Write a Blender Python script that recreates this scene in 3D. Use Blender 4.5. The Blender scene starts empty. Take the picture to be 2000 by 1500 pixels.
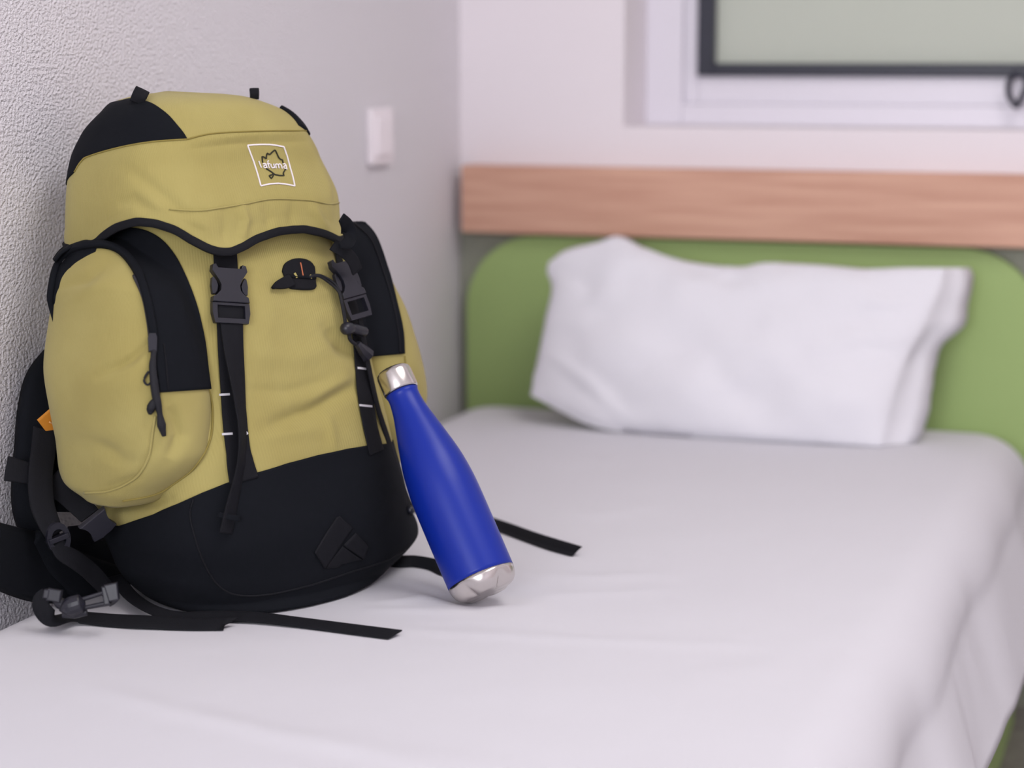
import bpy, bmesh, math, random
import numpy as np
from mathutils import Vector, Matrix
from mathutils.bvhtree import BVHTree
random.seed(3)
scene = bpy.context.scene
COL = scene.collection

# ------------------------------------------------------------------ camera
YAW = math.radians(18.8); PIT = math.radians(9.06); F = 4000.0
CAM = np.array([1.18, -3.2, 1.01]); ZB = .45
RT = np.array([math.cos(YAW), math.sin(YAW), 0])
FH = np.array([-math.sin(YAW), math.cos(YAW), 0])
FW = FH*math.cos(PIT)+np.array([0, 0, -math.sin(PIT)])
UPV = np.cross(RT, FW)
cd = bpy.data.cameras.new('camera'); cam = bpy.data.objects.new('camera', cd); COL.objects.link(cam)
cam.matrix_world = Matrix(((RT[0], UPV[0], -FW[0], CAM[0]), (RT[1], UPV[1], -FW[1], CAM[1]),
                           (RT[2], UPV[2], -FW[2], CAM[2]), (0, 0, 0, 1)))
cd.sensor_width = 36; cd.lens = 36*F/2000; cd.clip_start = .05
cd.dof.use_dof = True; cd.dof.focus_distance = 2.11; cd.dof.aperture_fstop = 2.6
scene.camera = cam
# ------------------------------------------------------------------ light
w = bpy.data.worlds.new('world'); scene.world = w; w.use_nodes = True
w.node_tree.nodes['Background'].inputs[0].default_value = (.80, .86, 1.0, 1)
w.node_tree.nodes['Background'].inputs[1].default_value = .75
def area(name, loc, target, sx, sy, power, col):
    l = bpy.data.lights.new(name, 'AREA'); l.shape = 'RECTANGLE'; l.size = sx; l.size_y = sy
    l.energy = power; l.color = col
    o = bpy.data.objects.new(name, l); COL.objects.link(o); o.location = loc
    o.rotation_euler = (Vector(target)-Vector(loc)).to_track_quat('-Z', 'Y').to_euler()
    return o
area('ceiling_lamp_light', (1.45, -1.5, 2.40), (1.45, -1.5, 0), .9, 1.3, 15, (1, .965, .94))
area('rear_fill_light', (.95, -5.0, 1.45), (.5, -.8, .75), 1.4, 1.4, 60, (.94, .96, 1.0))  # unseen soft fill added behind the camera to brighten back wall and pack
scene.view_settings.view_transform = 'Standard'; scene.view_settings.look = 'None'
scene.view_settings.exposure = 0.09; scene.view_settings.gamma = 1
scene.view_settings.use_curve_mapping = False

# ------------------------------------------------------------------ numeric helpers
A = np.array
def proj(P):
    d = np.asarray(P)-CAM; t = d@FW
    return np.stack([1000+F*(d@RT)/t, 750-F*(d@UPV)/t, t], -1)
def ray(px, py): return FW+RT*(px-1000)/F+UPV*(750-py)/F
def unp(px, py, t): return CAM+t*ray(px, py)
def plane(px, py, ax, val):
    d = ray(px, py); return CAM+d*((val-CAM[ax])/d[ax])
def bedpt(px, py, h=0): return plane(px, py, 2, ZB+h)
def interp(ts, ys, t):
    ts = np.asarray(ts, float); ys = np.asarray(ys, float)
    h = np.diff(ts); d = np.diff(ys)/h; m = np.zeros_like(ys)
    for i in range(1, len(ys)-1):
        if d[i-1]*d[i] > 0:
            w1 = 2*h[i]+h[i-1]; w2 = h[i]+2*h[i-1]; m[i] = (w1+w2)/(w1/d[i-1]+w2/d[i])
    m[0] = d[0]; m[-1] = d[-1]
    t = np.clip(t, ts[0], ts[-1]); k = np.clip(np.searchsorted(ts, t, side='right')-1, 0, len(h)-1)
    s = (t-ts[k])/h[k]
    return ys[k]*(2*s**3-3*s**2+1)+m[k]*h[k]*(s**3-2*s**2+s)+ys[k+1]*(-2*s**3+3*s**2)+m[k+1]*h[k]*(s**3-s**2)
def smooth_path(P, n, sharp=False):
    """n points evenly along a Catmull-Rom (or straight) line through P"""
    P = np.asarray(P, float)
    if len(P) < 3 or sharp: Q = P
    else:
        Q = []; E = np.vstack([2*P[0]-P[1], P, 2*P[-1]-P[-2]])
        for i in range(1, len(E)-2):
            for s in np.linspace(0, 1, 12, endpoint=False):
                a, b, c, d = E[i-1], E[i], E[i+1], E[i+2]
                Q.append(.5*(2*b+(c-a)*s+(2*a-5*b+4*c-d)*s*s+(3*b-a-3*c+d)*s**3))
        Q.append(P[-1]); Q = A(Q)
    L = np.concatenate([[0], np.cumsum(np.linalg.norm(np.diff(Q, axis=0), axis=1))])
    s = np.linspace(0, L[-1], n)
    return np.stack([np.interp(s, L, Q[:, k]) for k in range(Q.shape[1])], -1)
def unit(v):
    v = np.asarray(v, float); return v/np.maximum(np.linalg.norm(v, axis=-1, keepdims=True), 1e-12)
_rs = np.random.RandomState(7); _lat = _rs.rand(64, 64, 64)*2-1
def noise(P):
    P = np.asarray(P, float); i = np.floor(P).astype(int); f = P-i; f = f*f*(3-2*f); o = 0
    for dx in (0, 1):
        for dy in (0, 1):
            for dz in (0, 1):
                wgt = (f[..., 0] if dx else 1-f[..., 0])*(f[..., 1] if dy else 1-f[..., 1])*(f[..., 2] if dz else 1-f[..., 2])
                o = o+wgt*_lat[(i[..., 0]+dx) % 64, (i[..., 1]+dy) % 64, (i[..., 2]+dz) % 64]
    return o
def segdist(x, y, pts):
    """distance and position along a polyline, arrays in"""
    best = np.full(np.shape(x), 1e9); pos = np.zeros(np.shape(x)); acc = 0
    L = sum(math.dist(pts[i], pts[i+1]) for i in range(len(pts)-1))
    for (a, b), (c, d) in zip(pts[:-1], pts[1:]):
        l = math.hypot(c-a, d-b); s = np.clip(((x-a)*(c-a)+(y-b)*(d-b))/l**2, 0, 1)
        dd = np.hypot(x-a-s*(c-a), y-b-s*(d-b)); m = dd < best
        best = np.where(m, dd, best); pos = np.where(m, (acc+s*l)/L, pos); acc += l
    return best, pos

# ------------------------------------------------------------------ materials
def mat(name, col, rough=.7, metal=0, spec=.5, **k):
    m = bpy.data.materials.new(name); m.use_nodes = True; nt = m.node_tree; b = nt.nodes['Principled BSDF']
    b.inputs['Base Color'].default_value = (*col, 1); b.inputs['Roughness'].default_value = rough
    b.inputs['Metallic'].default_value = metal; b.inputs['Specular IOR Level'].default_value = spec
    for a, v in k.items(): b.inputs[a.replace('_', ' ')].default_value = v
    return m
def srgb(r, g, b):
    f = lambda c: (c/255/12.92 if c/255 <= .04045 else ((c/255+.055)/1.055)**2.4)
    return (f(r), f(g), f(b))
def N(m, t, **k):
    n = m.node_tree.nodes.new(t)
    for a, v in k.items():
        if hasattr(n, a): setattr(n, a, v)
        else: n.inputs[a.replace('_', ' ')].default_value = v
    return n
def L(m, a, b): m.node_tree.links.new(a, b)
def bump(m, scale, strength, dist=.001, detail=2, coord='Object', stretch=(1, 1, 1), prev=None, kind='noise'):
    tc = N(m, 'ShaderNodeTexCoord'); mp = N(m, 'ShaderNodeMapping'); mp.inputs['Scale'].default_value = stretch
    L(m, tc.outputs[coord], mp.inputs[0])
    if kind == 'noise': t = N(m, 'ShaderNodeTexNoise', Scale=scale, Detail=detail); out = t.outputs[0]
    else: t = N(m, 'ShaderNodeTexWave', Scale=scale, Distortion=.6, Detail=1.0); t.inputs['Detail Scale'].default_value = 1.5; out = t.outputs['Fac'] if 'Fac' in t.outputs else t.outputs[1]
    L(m, mp.outputs[0], t.inputs[0])
    bp = N(m, 'ShaderNodeBump', Strength=strength, Distance=dist); L(m, out, bp.inputs['Height'])
    if prev: L(m, prev.outputs[0], bp.inputs['Normal'])
    L(m, bp.outputs[0], m.node_tree.nodes['Principled BSDF'].inputs['Normal'])
    return bp, out
def vary(m, c1, c2, scale, detail=3, stretch=(1, 1, 1), coord='Object', lo=.35, hi=.65):
    tc = N(m, 'ShaderNodeTexCoord'); mp = N(m, 'ShaderNodeMapping'); mp.inputs['Scale'].default_value = stretch
    L(m, tc.outputs[coord], mp.inputs[0])
    t = N(m, 'ShaderNodeTexNoise', Scale=scale, Detail=detail); L(m, mp.outputs[0], t.inputs[0])
    r = N(m, 'ShaderNodeValToRGB'); r.color_ramp.elements[0].position = lo; r.color_ramp.elements[1].position = hi
    r.color_ramp.elements[0].color = (*c1, 1); r.color_ramp.elements[1].color = (*c2, 1)
    L(m, t.outputs[0], r.inputs[0]); L(m, r.outputs[0], m.node_tree.nodes['Principled BSDF'].inputs['Base Color'])
    return r
M = {}
M['yellow'] = mat('mustard_canvas', (.40, .34, .118), .85, spec=.25, Sheen_Weight=.1, Sheen_Roughness=.5)
vary(M['yellow'], (.355, .295, .097), (.40, .34, .12), 9)
_b, _ = bump(M['yellow'], 110, .35, .0004, coord='UV', kind='wave'); bump(M['yellow'], 900, .3, .0003, prev=_b)
M['seam'] = mat('mustard_thread', (.27, .215, .06), .9, spec=.2)
M['black'] = mat('black_canvas', (.0055, .0065, .0095), .85, spec=.14)
_b, _ = bump(M['black'], 30, .25, .003); bump(M['black'], 1300, .5, .0004, prev=_b)
M['web'] = mat('black_webbing', (.007, .0072, .010), .75, spec=.18)
bump(M['web'], 900, .5, .0004, stretch=(1, 1, .35))
M['plastic'] = mat('dark_grey_plastic', (.014, .014, .022), .36, spec=.45)
bump(M['plastic'], 1500, .12, .0002)
M['cord'] = mat('black_cord', (.012, .012, .016), .7, spec=.3)
M['white_thread'] = mat('white_thread', (.62, .60, .64), .9)
M['print_white'] = mat('white_embroidery', (.78, .72, .74), .85)
M['print_black'] = mat('black_embroidery', (.02, .018, .008), .85)
M['orange'] = mat('orange_label', (.62, .235, .02), .7)
M['orange_print'] = mat('pale_orange_print', (.72, .40, .16), .8)
M['red'] = mat('red_orange_embroidery', (.55, .16, .07), .8)
M['blue'] = mat('blue_powder_coat', (.003, .021, .285), .37, spec=.32)
bump(M['blue'], 1600, .10, .0002)
M['steel'] = mat('brushed_steel', (.66, .62, .60), .24, 1)
bump(M['steel'], 500, .05, .0002, stretch=(1, 1, .05))
M['sheet'] = mat('white_cotton_sheet', (.655, .645, .69), .9, spec=.2)
_b, _ = bump(M['sheet'], 5, .35, .012, detail=3); bump(M['sheet'], 1200, .15, .0003, prev=_b)
M['pillow'] = mat('white_cotton_pillowcase', (.74, .73, .78), .9, spec=.2)
bump(M['pillow'], 14, .4, .008, detail=3)
M['plaster'] = mat('rough_white_plaster', (.82, .79, .83), .5, spec=.4)
_b, _ = bump(M['plaster'], 215, 1.0, .0062, detail=3, stretch=(1, 1, 1.3))
M['paint'] = mat('smooth_white_paint', (.80, .745, .785), .7)
M['pvc'] = mat('white_window_pvc', (.74, .71, .78), .35)
M['alu'] = mat('black_painted_aluminium', (.012, .013, .028), .4)
M['switch'] = mat('white_switch_plastic', (.86, .80, .84), .4)
M['wood'] = mat('pale_beech_laminate', (.62, .35, .25), .5, spec=.35)
vary(M['wood'], (.55, .30, .215), (.66, .39, .285), 4, 6, (1.2, 1, 22))
M['green'] = mat('green_laminate', (.335, .455, .17), .55, spec=.35)
M['floor'] = mat('grey_vinyl_floor', (.22, .20, .19), .5)
vary(M['floor'], (.19, .17, .16), (.26, .24, .22), 30)
M['ceiling'] = mat('white_ceiling_paint', (.85, .83, .84), .9)
M['foam'] = mat('mattress_ticking', (.7, .68, .66), .9)
M['lamp'] = mat('lamp_diffuser', (.9, .9, .9), .5)
_b = M['lamp'].node_tree.nodes['Principled BSDF']; _b.inputs['Emission Color'].default_value = (1, .95, .92, 1); _b.inputs['Emission Strength'].default_value = 2
M['glass'] = mat('frosted_glass', (.67, .69, .60), .5, Transmission_Weight=.45, IOR=1.3)
bump(M['glass'], 200, .2, .001)

# ------------------------------------------------------------------ object helpers
def empty(name, loc, label, cat):
    o = bpy.data.objects.new(name, None); o.empty_display_size = .05; COL.objects.link(o); o.location = loc
    o['label'] = label; o['category'] = cat; return o
def origin(o):
    v = Vector((0, 0, 0))
    while o is not None: v = v+o.location; o = o.parent
    return v
def mk(name, verts, faces, m, parent=None, smooth=True, uv=None, label=None, cat=None, kind=None, crease=None):
    me = bpy.data.meshes.new(name)
    V = np.asarray(verts, float)
    if parent is not None: V = V-A(origin(parent))
    me.from_pydata(V.tolist(), [], faces if isinstance(faces, list) else faces.tolist())
    if smooth: me.polygons.foreach_set('use_smooth', [True]*len(me.polygons))
    if uv is not None:
        ul = me.uv_layers.new(name='UVMap'); idx = np.zeros(len(me.loops), int); me.loops.foreach_get('vertex_index', idx)
        ul.data.foreach_set('uv', np.asarray(uv, np.float32)[idx].ravel())
    me.materials.append(m if not isinstance(m, str) else M[m]); me.update()
    o = bpy.data.objects.new(name, me); COL.objects.link(o)
    if parent is not None: o.parent = parent
    if label: o['label'] = label
    if cat: o['category'] = cat
    if kind: o['kind'] = kind
    return o
def mk_bm(name, bm, m, parent=None, smooth=False, **k):
    bm.verts.ensure_lookup_table(); bm.normal_update()
    v = [tuple(x.co) for x in bm.verts]; bm.verts.index_update(); f = [[x.index for x in q.verts] for q in bm.faces]
    bm.free(); return mk(name, v, f, m, parent, smooth, **k)
def grid_faces(nt, nc, wrap=False):
    i, j = np.meshgrid(np.arange(nt-1), np.arange(nc if wrap else nc-1), indexing='ij')
    j2 = (j+1) % nc
    return np.stack([i*nc+j, i*nc+j2, (i+1)*nc+j2, (i+1)*nc+j], -1).reshape(-1, 4)
def box_bm(bm, lo, hi, bev=0):
    r = bmesh.ops.create_cube(bm, size=1); vs = r['verts']
    for v in vs: v.co = Vector([lo[k]+(v.co[k]+.5)*(hi[k]-lo[k]) for k in range(3)])
    if bev:
        es = list({e for v in vs for e in v.link_edges}); bmesh.ops.bevel(bm, geom=es, offset=bev, segments=2, affect='EDGES', profile=.5)
def box(name, lo, hi, m, parent=None, bev=0, **k):
    bm = bmesh.new(); box_bm(bm, lo, hi, bev); return mk_bm(name, bm, m, parent, **k)
def closed_sheet(P, Nn, off, thick, ):
    """P: (r,c,3) grid; returns verts, faces of a thin closed slab riding off above P"""
    r, c = P.shape[:2]
    top = (P+Nn*off).reshape(-1, 3); bot = (P+Nn*(off-thick)).reshape(-1, 3); n = r*c
    f = grid_faces(r, c); F2 = [list(q) for q in f]+[list(q[::-1]+n) for q in f]
    ring = [j for j in range(c)]+[i*c+c-1 for i in range(1, r)]+[(r-1)*c+j for j in range(c-2, -1, -1)]+[i*c for i in range(r-2, 0, -1)]
    for a, b in zip(ring, ring[1:]+ring[:1]): F2.append([b, a, a+n, b+n])
    return np.vstack([top, bot]), F2
def grid_normals(P, toward=None):
    du = np.gradient(P, axis=0); dv = np.gradient(P, axis=1); n = unit(np.cross(du, dv))
    if toward is not None:
        s = np.sign((n*toward).sum(-1, keepdims=True)); s[s == 0] = 1; n = n*s
    return n
def prism_tube(path, r, ns=8, closed_ends=True):
    path = np.asarray(path, float); n = len(path); rr = np.broadcast_to(np.asarray(r, float), (n,))
    T = unit(np.gradient(path, axis=0)); up = A([.13, .21, .97]); X = unit(np.cross(T, up)); Y = np.cross(T, X)
    a = np.linspace(0, 2*np.pi, ns, endpoint=False)
    Vv = path[:, None]+rr[:, None, None]*(np.cos(a)[None, :, None]*X[:, None]+np.sin(a)[None, :, None]*Y[:, None])
    f = [list(q) for q in grid_faces(n, ns, True)]
    f += [list(range(ns))[::-1], [(n-1)*ns+k for k in range(ns)]]
    return Vv.reshape(-1, 3), f
def strap(name, path, normals, width, thick, m, parent=None, pad=0, n=60, cut=0, uvs=True, smooth=True, **k):
    """flat webbing (pad=0) or padded strap: path points, outward normals, width; thickness grows to the outside"""
    path = np.asarray(path, float); Q = np.hstack([path, np.broadcast_to(np.asarray(normals, float), path.shape)])
    wv = np.broadcast_to(np.asarray(width, float), (len(path),)); Q = np.hstack([Q, wv[:, None]])
    Ls = np.concatenate([[0], np.cumsum(np.linalg.norm(np.diff(path, axis=0), axis=1))])
    # resample by a catmull pass
    E = np.vstack([2*Q[0]-Q[1], Q, 2*Q[-1]-Q[-2]]); R = []
    for i in range(1, len(E)-2):
        for s in np.linspace(0, 1, 10, endpoint=False):
            a, b, c, d = E[i-1], E[i], E[i+1], E[i+2]
            R.append(.5*(2*b+(c-a)*s+(2*a-5*b+4*c-d)*s*s+(3*b-a-3*c+d)*s**3))
    R.append(Q[-1]); R = A(R)
    Ls = np.concatenate([[0], np.cumsum(np.linalg.norm(np.diff(R[:, :3], axis=0), axis=1))])
    s = np.linspace(0, Ls[-1], n); R = np.stack([np.interp(s, Ls, R[:, c]) for c in range(7)], -1)
    Pp = R[:, :3]; T = unit(np.gradient(Pp, axis=0)); Nn = R[:, 3:6]; Nn = unit(Nn-(Nn*T).sum(-1, keepdims=True)*T); X = np.cross(T, Nn)
    W2 = R[:, 6]/2
    prof = []   # cross-section (x in -1..1, z 0..1 of thick)
    if pad:
        for a in np.linspace(0, np.pi, 11): prof.append((math.copysign(abs(math.cos(a))**.55, math.cos(a)), math.sin(a)**.55))
        prof += [(x, 0.0) for x in (-.9, -.45, 0, .45, .9)]
    else:
        prof = [(1, 0), (1, .75), (.93, 1), (.45, 1.06), (0, 1.1), (-.45, 1.06), (-.93, 1), (-1, .75), (-1, 0)]
    prof = A(prof); ns = len(prof)
    Vv = Pp[:, None]+(prof[None, :, 0, None]*W2[:, None, None])*X[:, None]+prof[None, :, 1, None]*thick*Nn[:, None]
    if cut:   # slanted end
        Vv[-1] += T[-1]*(prof[:, 0:1]*cut)
    f = [list(q[::-1]) for q in grid_faces(n, ns, True)]
    f += [list(range(ns)), [(n-1)*ns+q for q in range(ns)][::-1]]
    o = mk(name, Vv.reshape(-1, 3), f, m, parent, smooth, **k)
    if smooth and not pad:
        o.data.polygons.foreach_set('use_smooth', [True]*(len(f)-2)+[False]*2)
    return o
def poly_prism(bm, pts, z0, z1, frame, bev=.0006, hole=None):
    """extrude an outline (metres, in frame x,y) from z0 to z1; frame=(o,x,y,z)"""
    o, X, Y, Z = frame
    P3 = lambda p, z: Vector(o+X*p[0]+Y*p[1]+Z*z)
    lo = [bm.verts.new(P3(p, z0)) for p in pts]; hi = [bm.verts.new(P3(p, z1)) for p in pts]
    n = len(pts)
    if hole:
        hl = [bm.verts.new(P3(p, z0)) for p in hole]; hh = [bm.verts.new(P3(p, z1)) for p in hole]
        assert len(hole) == n
        for i in range(n):
            j = (i+1) % n
            bm.faces.new([hi[i], hi[j], hh[j], hh[i]]); bm.faces.new([lo[j], lo[i], hl[i], hl[j]])
            bm.faces.new([lo[i], lo[j], hi[j], hi[i]]); bm.faces.new([hl[j], hl[i], hh[i], hh[j]])
    else:
        bm.faces.new(hi); bm.faces.new(lo[::-1])
        for i in range(n): j = (i+1) % n; bm.faces.new([lo[i], lo[j], hi[j], hi[i]])
    if bev:
        es = [e for e in {e for v in hi for e in v.link_edges} if e.verts[0] in hi and e.verts[1] in hi and e.is_boundary is False]
        es = [e for e in es if len(e.link_faces) == 2]
        bmesh.ops.bevel(bm, geom=es, offset=bev, segments=2, affect='EDGES', profile=.5)

# ================================================================== ROOM
def S(o): o['kind'] = 'structure'; return o
RX, RY, RZ = 2.7, -5.2, 2.5
wx0, wx1, wz0, wz1, wd = .28, 1.55, .9, 1.75, .14     # window recess
bm = bmesh.new()
box_bm(bm, (-.12, .0, 0), (wx0, .25, RZ)); box_bm(bm, (wx1, 0, 0), (RX+.1, .25, RZ))
box_bm(bm, (wx0, 0, 0), (wx1, .25, wz0)); box_bm(bm, (wx0, 0, wz1), (wx1, .25, RZ))
S(mk_bm('wall_back', bm, 'paint'))
S(box('wall_left', (-.12, RY, 0), (0, 0, RZ), 'plaster'))
S(box('wall_right', (RX, RY, 0), (RX+.1, 0, RZ), 'paint'))
S(box('wall_front', (-.12, RY-.1, 0), (RX+.1, RY, RZ), 'paint'))
S(box('floor', (-.12, RY-.1, -.1), (RX+.1, .25, 0), 'floor'))
S(box('ceiling', (-.12, RY-.1, RZ), (RX+.1, .25, RZ+.1), 'ceiling'))
# window
def frame_bm(bm, x0, x1, z0, z1, fw, y0, y1, bev=.002, bw=None):
    bw = bw or fw
    box_bm(bm, (x0, y0, z0), (x0+fw, y1, z1), bev); box_bm(bm, (x1-fw, y0, z0), (x1, y1, z1), bev)
    box_bm(bm, (x0+fw, y0, z0), (x1-fw, y1, z0+bw), bev); box_bm(bm, (x0+fw, y0, z1-bw), (x1-fw, y1, z1), bev)
bm = bmesh.new(); frame_bm(bm, wx0, wx1, wz0, wz1, .062, .135, .20, bw=.034)
win = S(mk_bm('window_1', bm, 'pvc'))
bm = bmesh.new(); frame_bm(bm, wx0+.062, wx1-.062, wz0+.034, wz1-.034, .024, .150, .19, bw=.046); mk_bm('inner_frame', bm, 'pvc', win)
x0, x1, z0, z1 = wx0+.086, wx1-.086, wz0+.080, wz1-.080
bm = bmesh.new(); frame_bm(bm, x0, x1, z0, z1, .028, .138, .18, bw=.0205); mk_bm('sash_frame', bm, 'alu', win, label='black sash frame')
box('pane', (x0+.02, .158, z0+.015), (x1-.02, .164, z1-.015), 'glass', win, label='frosted greenish glass pane')
bm = bmesh.new(); box_bm(bm, (.876, .120, .978), (.91, .1385, .990), .002)
def tube_bm(bm, path, r, ns=8):
    v, f = prism_tube(path, r, ns); vs = [bm.verts.new(x) for x in v]
    for q in f: bm.faces.new([vs[i] for i in q])
tube_bm(bm, smooth_path([(.884, .13, .985), (.872, .118, .972), (.874, .112, .950), (.886, .108, .938), (.893, .110, .948), (.899, .115, .966), (.896, .128, .985)], 30), .0048)
box_bm(bm, (.880, .1, .931), (.890, .112, .944), .002)
box_bm(bm, (.905, .108, .940), (.93, .118, .950), .002); tube_bm(bm, smooth_path([(.896, .12, .978), (.905, .113, .955), (.918, .112, .945)], 10), .004)
mk_bm('window_latch', bm, 'alu', win, smooth=True, label='black hook latch on the bottom bar')
# ceiling lamp (above the frame)
cl = empty('ceiling_lamp', (1.45, -1.5, 2.5), 'flat square ceiling lamp above the middle of the room', 'lamp')
bm = bmesh.new(); frame_bm(bm, -.5, .5, -.7, .7, .04, 0, .05)
for v in bm.verts: v.co = Vector((v.co.x+1.45, v.co.z-1.5, 2.5-v.co.y))
mk_bm('lamp_frame', bm, 'pvc', cl); box('diffuser', (.99, -2.16, 2.455), (1.91, -.84, 2.46), 'lamp', cl)

# ================================================================== BED
bed = empty('bed', (.48, -1.05, 0), 'single bed with low green base standing in the corner of the room', 'bed')
box('bed_base', (.03, -1.98, .0), (.935, -.09, .23), 'green', bed, bev=.004, label='green bed base side')
box('mattress', (.06, -1.97, .23), (.87, -.085, ZB-.035), 'foam', bed, bev=.05)
# headboard, rounded upper corners
def rr_outline(x0, x1, z0, z1, r):
    p = [(x0, z0), (x1, z0)]
    p += [(x1-r+r*math.cos(a), z1-r+r*math.sin(a)) for a in np.linspace(0, math.pi/2, 16)]
    p += [(x0+r-r*math.sin(a), z1-r+r*math.cos(a)) for a in np.linspace(0, math.pi/2, 16)]
    return p
bm = bmesh.new()
poly_prism(bm, rr_outline(.02, .948, .12, .722, .122), .0032, .026, (A([0, 0, 0.]), A([1., 0, 0]), A([0, 0, 1.]), A([0, -1., 0])), bev=.002)
hb = mk_bm('headboard', bm, 'green'); hb['label'] = 'green headboard panel with rounded corners on the wall behind the pillow'; hb['category'] = 'headboard'
M['wall_shade'] = mat('grey_green_wall_shade', (.30, .31, .25), .6)
bpn = empty('wall_shade_panel', (.6, 0, .1), 'thin grey green panel added as painted shade on the wall behind the green headboard', 'panel')
box('panel', (.001, -.0030, .0), (1.70, -.0004, .7262), 'wall_shade', bpn)  # added thin sheet, its darker colour stands in for shade on the wall
bm = bmesh.new(); box_bm(bm, (.018, -.048, .7265), (1.72, 0, .836), .0035)
rl = mk_bm('wall_rail', bm, 'wood'); rl['label'] = 'long pale wood board fixed on the wall above the green headboard'; rl['category'] = 'rail'
# light switch
sw = empty('light_switch', (0, -.36, .894), 'white light switch on the left wall beside the backpack', 'switch')
box('switch_plate', (0, -.402, .853), (.012, -.320, .936), 'switch', sw, bev=.003)
box('rocker', (.010, -.390, .866), (.0165, -.332, .923), 'switch', sw, bev=.002)

# sheet
x0, x1, y0, y1 = .012, .945, -2.06, -.0295; RC = .088; RE = .075
# (extended cloth coordinates; head side and wall side drop only a little)
sx = np.concatenate([np.arange(x0-.10, x0+.12, .012), np.arange(x0+.12, x1-.16, .0075), np.arange(x1-.16, x1+.155, .008)])
sy = np.concatenate([np.arange(y0-.25, y0+.1, .012), np.arange(y0+.1, y1-.14, .0075), np.arange(y1-.14, y1+.10, .008)])
X, Y = np.meshgrid(sx, sy)
cx = np.clip(X, x0+RC, x1-RC); cy = np.clip(Y, y0+RC, y1-RC)
d = np.hypot(X-cx, Y-cy); nx, ny = (X-cx)/np.maximum(d, 1e-9), (Y-cy)/np.maximum(d, 1e-9)
flat = RC-RE; q = np.maximum(d-flat, 0); ang = np.minimum(q/RE, math.pi/2)
h = np.minimum(d, flat)+RE*np.sin(ang); drop = RE*(1-np.cos(ang))+np.maximum(q-RE*math.pi/2, 0)
flare = np.maximum(drop-RE, 0)*.44*np.clip(nx, 0, 1)
along = Y*1.0
fn = lambda sc, k: noise(np.stack([along*sc+drop*sc*.6, np.full_like(along, k), drop*3], -1))
fold = np.clip(drop/.17, 0, 1)**1.2*(.024*fn(6, 2.3)+.005*fn(15, 5.1))*np.clip(nx, 0, 1)
SX = cx+nx*(h+flare)+fold*nx; SY = cy+ny*h; SZ = ZB-drop
# lie of the cloth: pixel-located creases, shallow
pp = proj(np.stack([SX, SY, np.full_like(SX, ZB)], -1)); px_, py_ = pp[..., 0], pp[..., 1]
top = np.clip(1-drop/.02, 0, 1)
def crease(pts, wd, amp):
    dd, s = segdist(px_, py_, pts); e = np.sin(np.clip(s, 0, 1)*np.pi)**.6
    return amp*np.exp(-(dd/wd)**2)*e*top
dz = 0
for c in [([(140, 1335), (330, 1385), (560, 1440), (900, 1510)], 16, .0022), ([(560, 1425), (760, 1465), (1000, 1500)], 22, .0016),
          ([(620, 1215), (850, 1235), (1150, 1250), (1500, 1262)], 9, .0014), ([(760, 1150), (900, 1185), (1040, 1178)], 7, .0022),
          ([(730, 1175), (830, 1170), (900, 1185)], 6, .0022), ([(700, 1190), (800, 1192), (905, 1196)], 6, .0016), ([(780, 1128), (850, 1150), (900, 1175)], 5, .0020),
          ([(1000, 1120), (1150, 1128), (1330, 1120)], 8, .0015), ([(1010, 1165), (1180, 1160), (1330, 1150)], 8, .0012), ([(960, 985), (1150, 1010), (1300, 985)], 10, .0012),
          ([(60, 1190), (150, 1215), (260, 1240)], 10, .0015), ([(930, 890), (1100, 905), (1300, 890)], 14, .001), ([(1300, 1330), (1500, 1300), (1700, 1200)], 25, .0012)]:
    dz = dz+crease(*c)
P0 = np.stack([SX, SY, SZ], -1)
dz = dz+top*(.0014*noise(P0*A([4, 4, 1])+3)+.0005*noise(P0*A([14, 14, 1])+9))
# dents under the pack, the bottle and the pillow
def dent(cx_, cy_, rx, ry, dep): return -dep*np.exp(-(((SX-cx_)/rx)**2+((SY-cy_)/ry)**2)**2)
dz = dz+dent(.20, -1.225, .17, .19, .006)+dent(.478, -1.225, .05, .05, .005)
SZ = SZ+dz
sheet_P = np.stack([SX, SY, SZ], -1)
so = mk('bed_sheet', sheet_P.reshape(-1, 3), grid_faces(*SX.shape), 'sheet', uv=np.stack([X, Y], -1).reshape(-1, 2))
so['label'] = 'white cotton sheet covering the bed and hanging over its right side'; so['category'] = 'bed sheet'
md = so.modifiers.new('thickness', 'SOLIDIFY'); md.thickness = .002; md.offset = -1
sheet_bvh = BVHTree.FromPolygons([Vector(v) for v in sheet_P.reshape(-1, 3)], grid_faces(*SX.shape).tolist())
def bed_z(x, y):
    hh = sheet_bvh.ray_cast(Vector((x, y, 1)), Vector((0, 0, -1)))
    return hh[0].z if hh[0] is not None else ZB

# pillow: a soft closed body on its long edge, leaning on the headboard
def leanpt(px, py, off=0):   # plane that leans from the bed up to the headboard
    a = A([0, -.262-off, ZB]); b = A([0, -.125-off, ZB+.26]); n = unit(np.cross(A([1, 0, 0]), b-a))
    dr = ray(px, py); return CAM+dr*(((a-CAM)@n)/(dr@n))
TOP = [(1072, 512), (1105, 488), (1165, 473), (1212, 461), (1260, 484), (1330, 508), (1440, 521), (1500, 513), (1600, 517), (1700, 525), (1780, 523), (1846, 524)]
BOT = [(1036, 772), (1090, 800), (1140, 826), (1190, 840), (1280, 850), (1400, 862), (1500, 870), (1600, 877), (1680, 880), (1722, 876)]
LEF = [(1072, 512), (1070, 530), (1078, 560), (1066, 620), (1050, 700), (1036, 772)]
RIG = [(1846, 524), (1835, 570), (1808, 640), (1775, 700), (1755, 760), (1738, 820), (1722, 876)]
nu, nv = 90, 50
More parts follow.
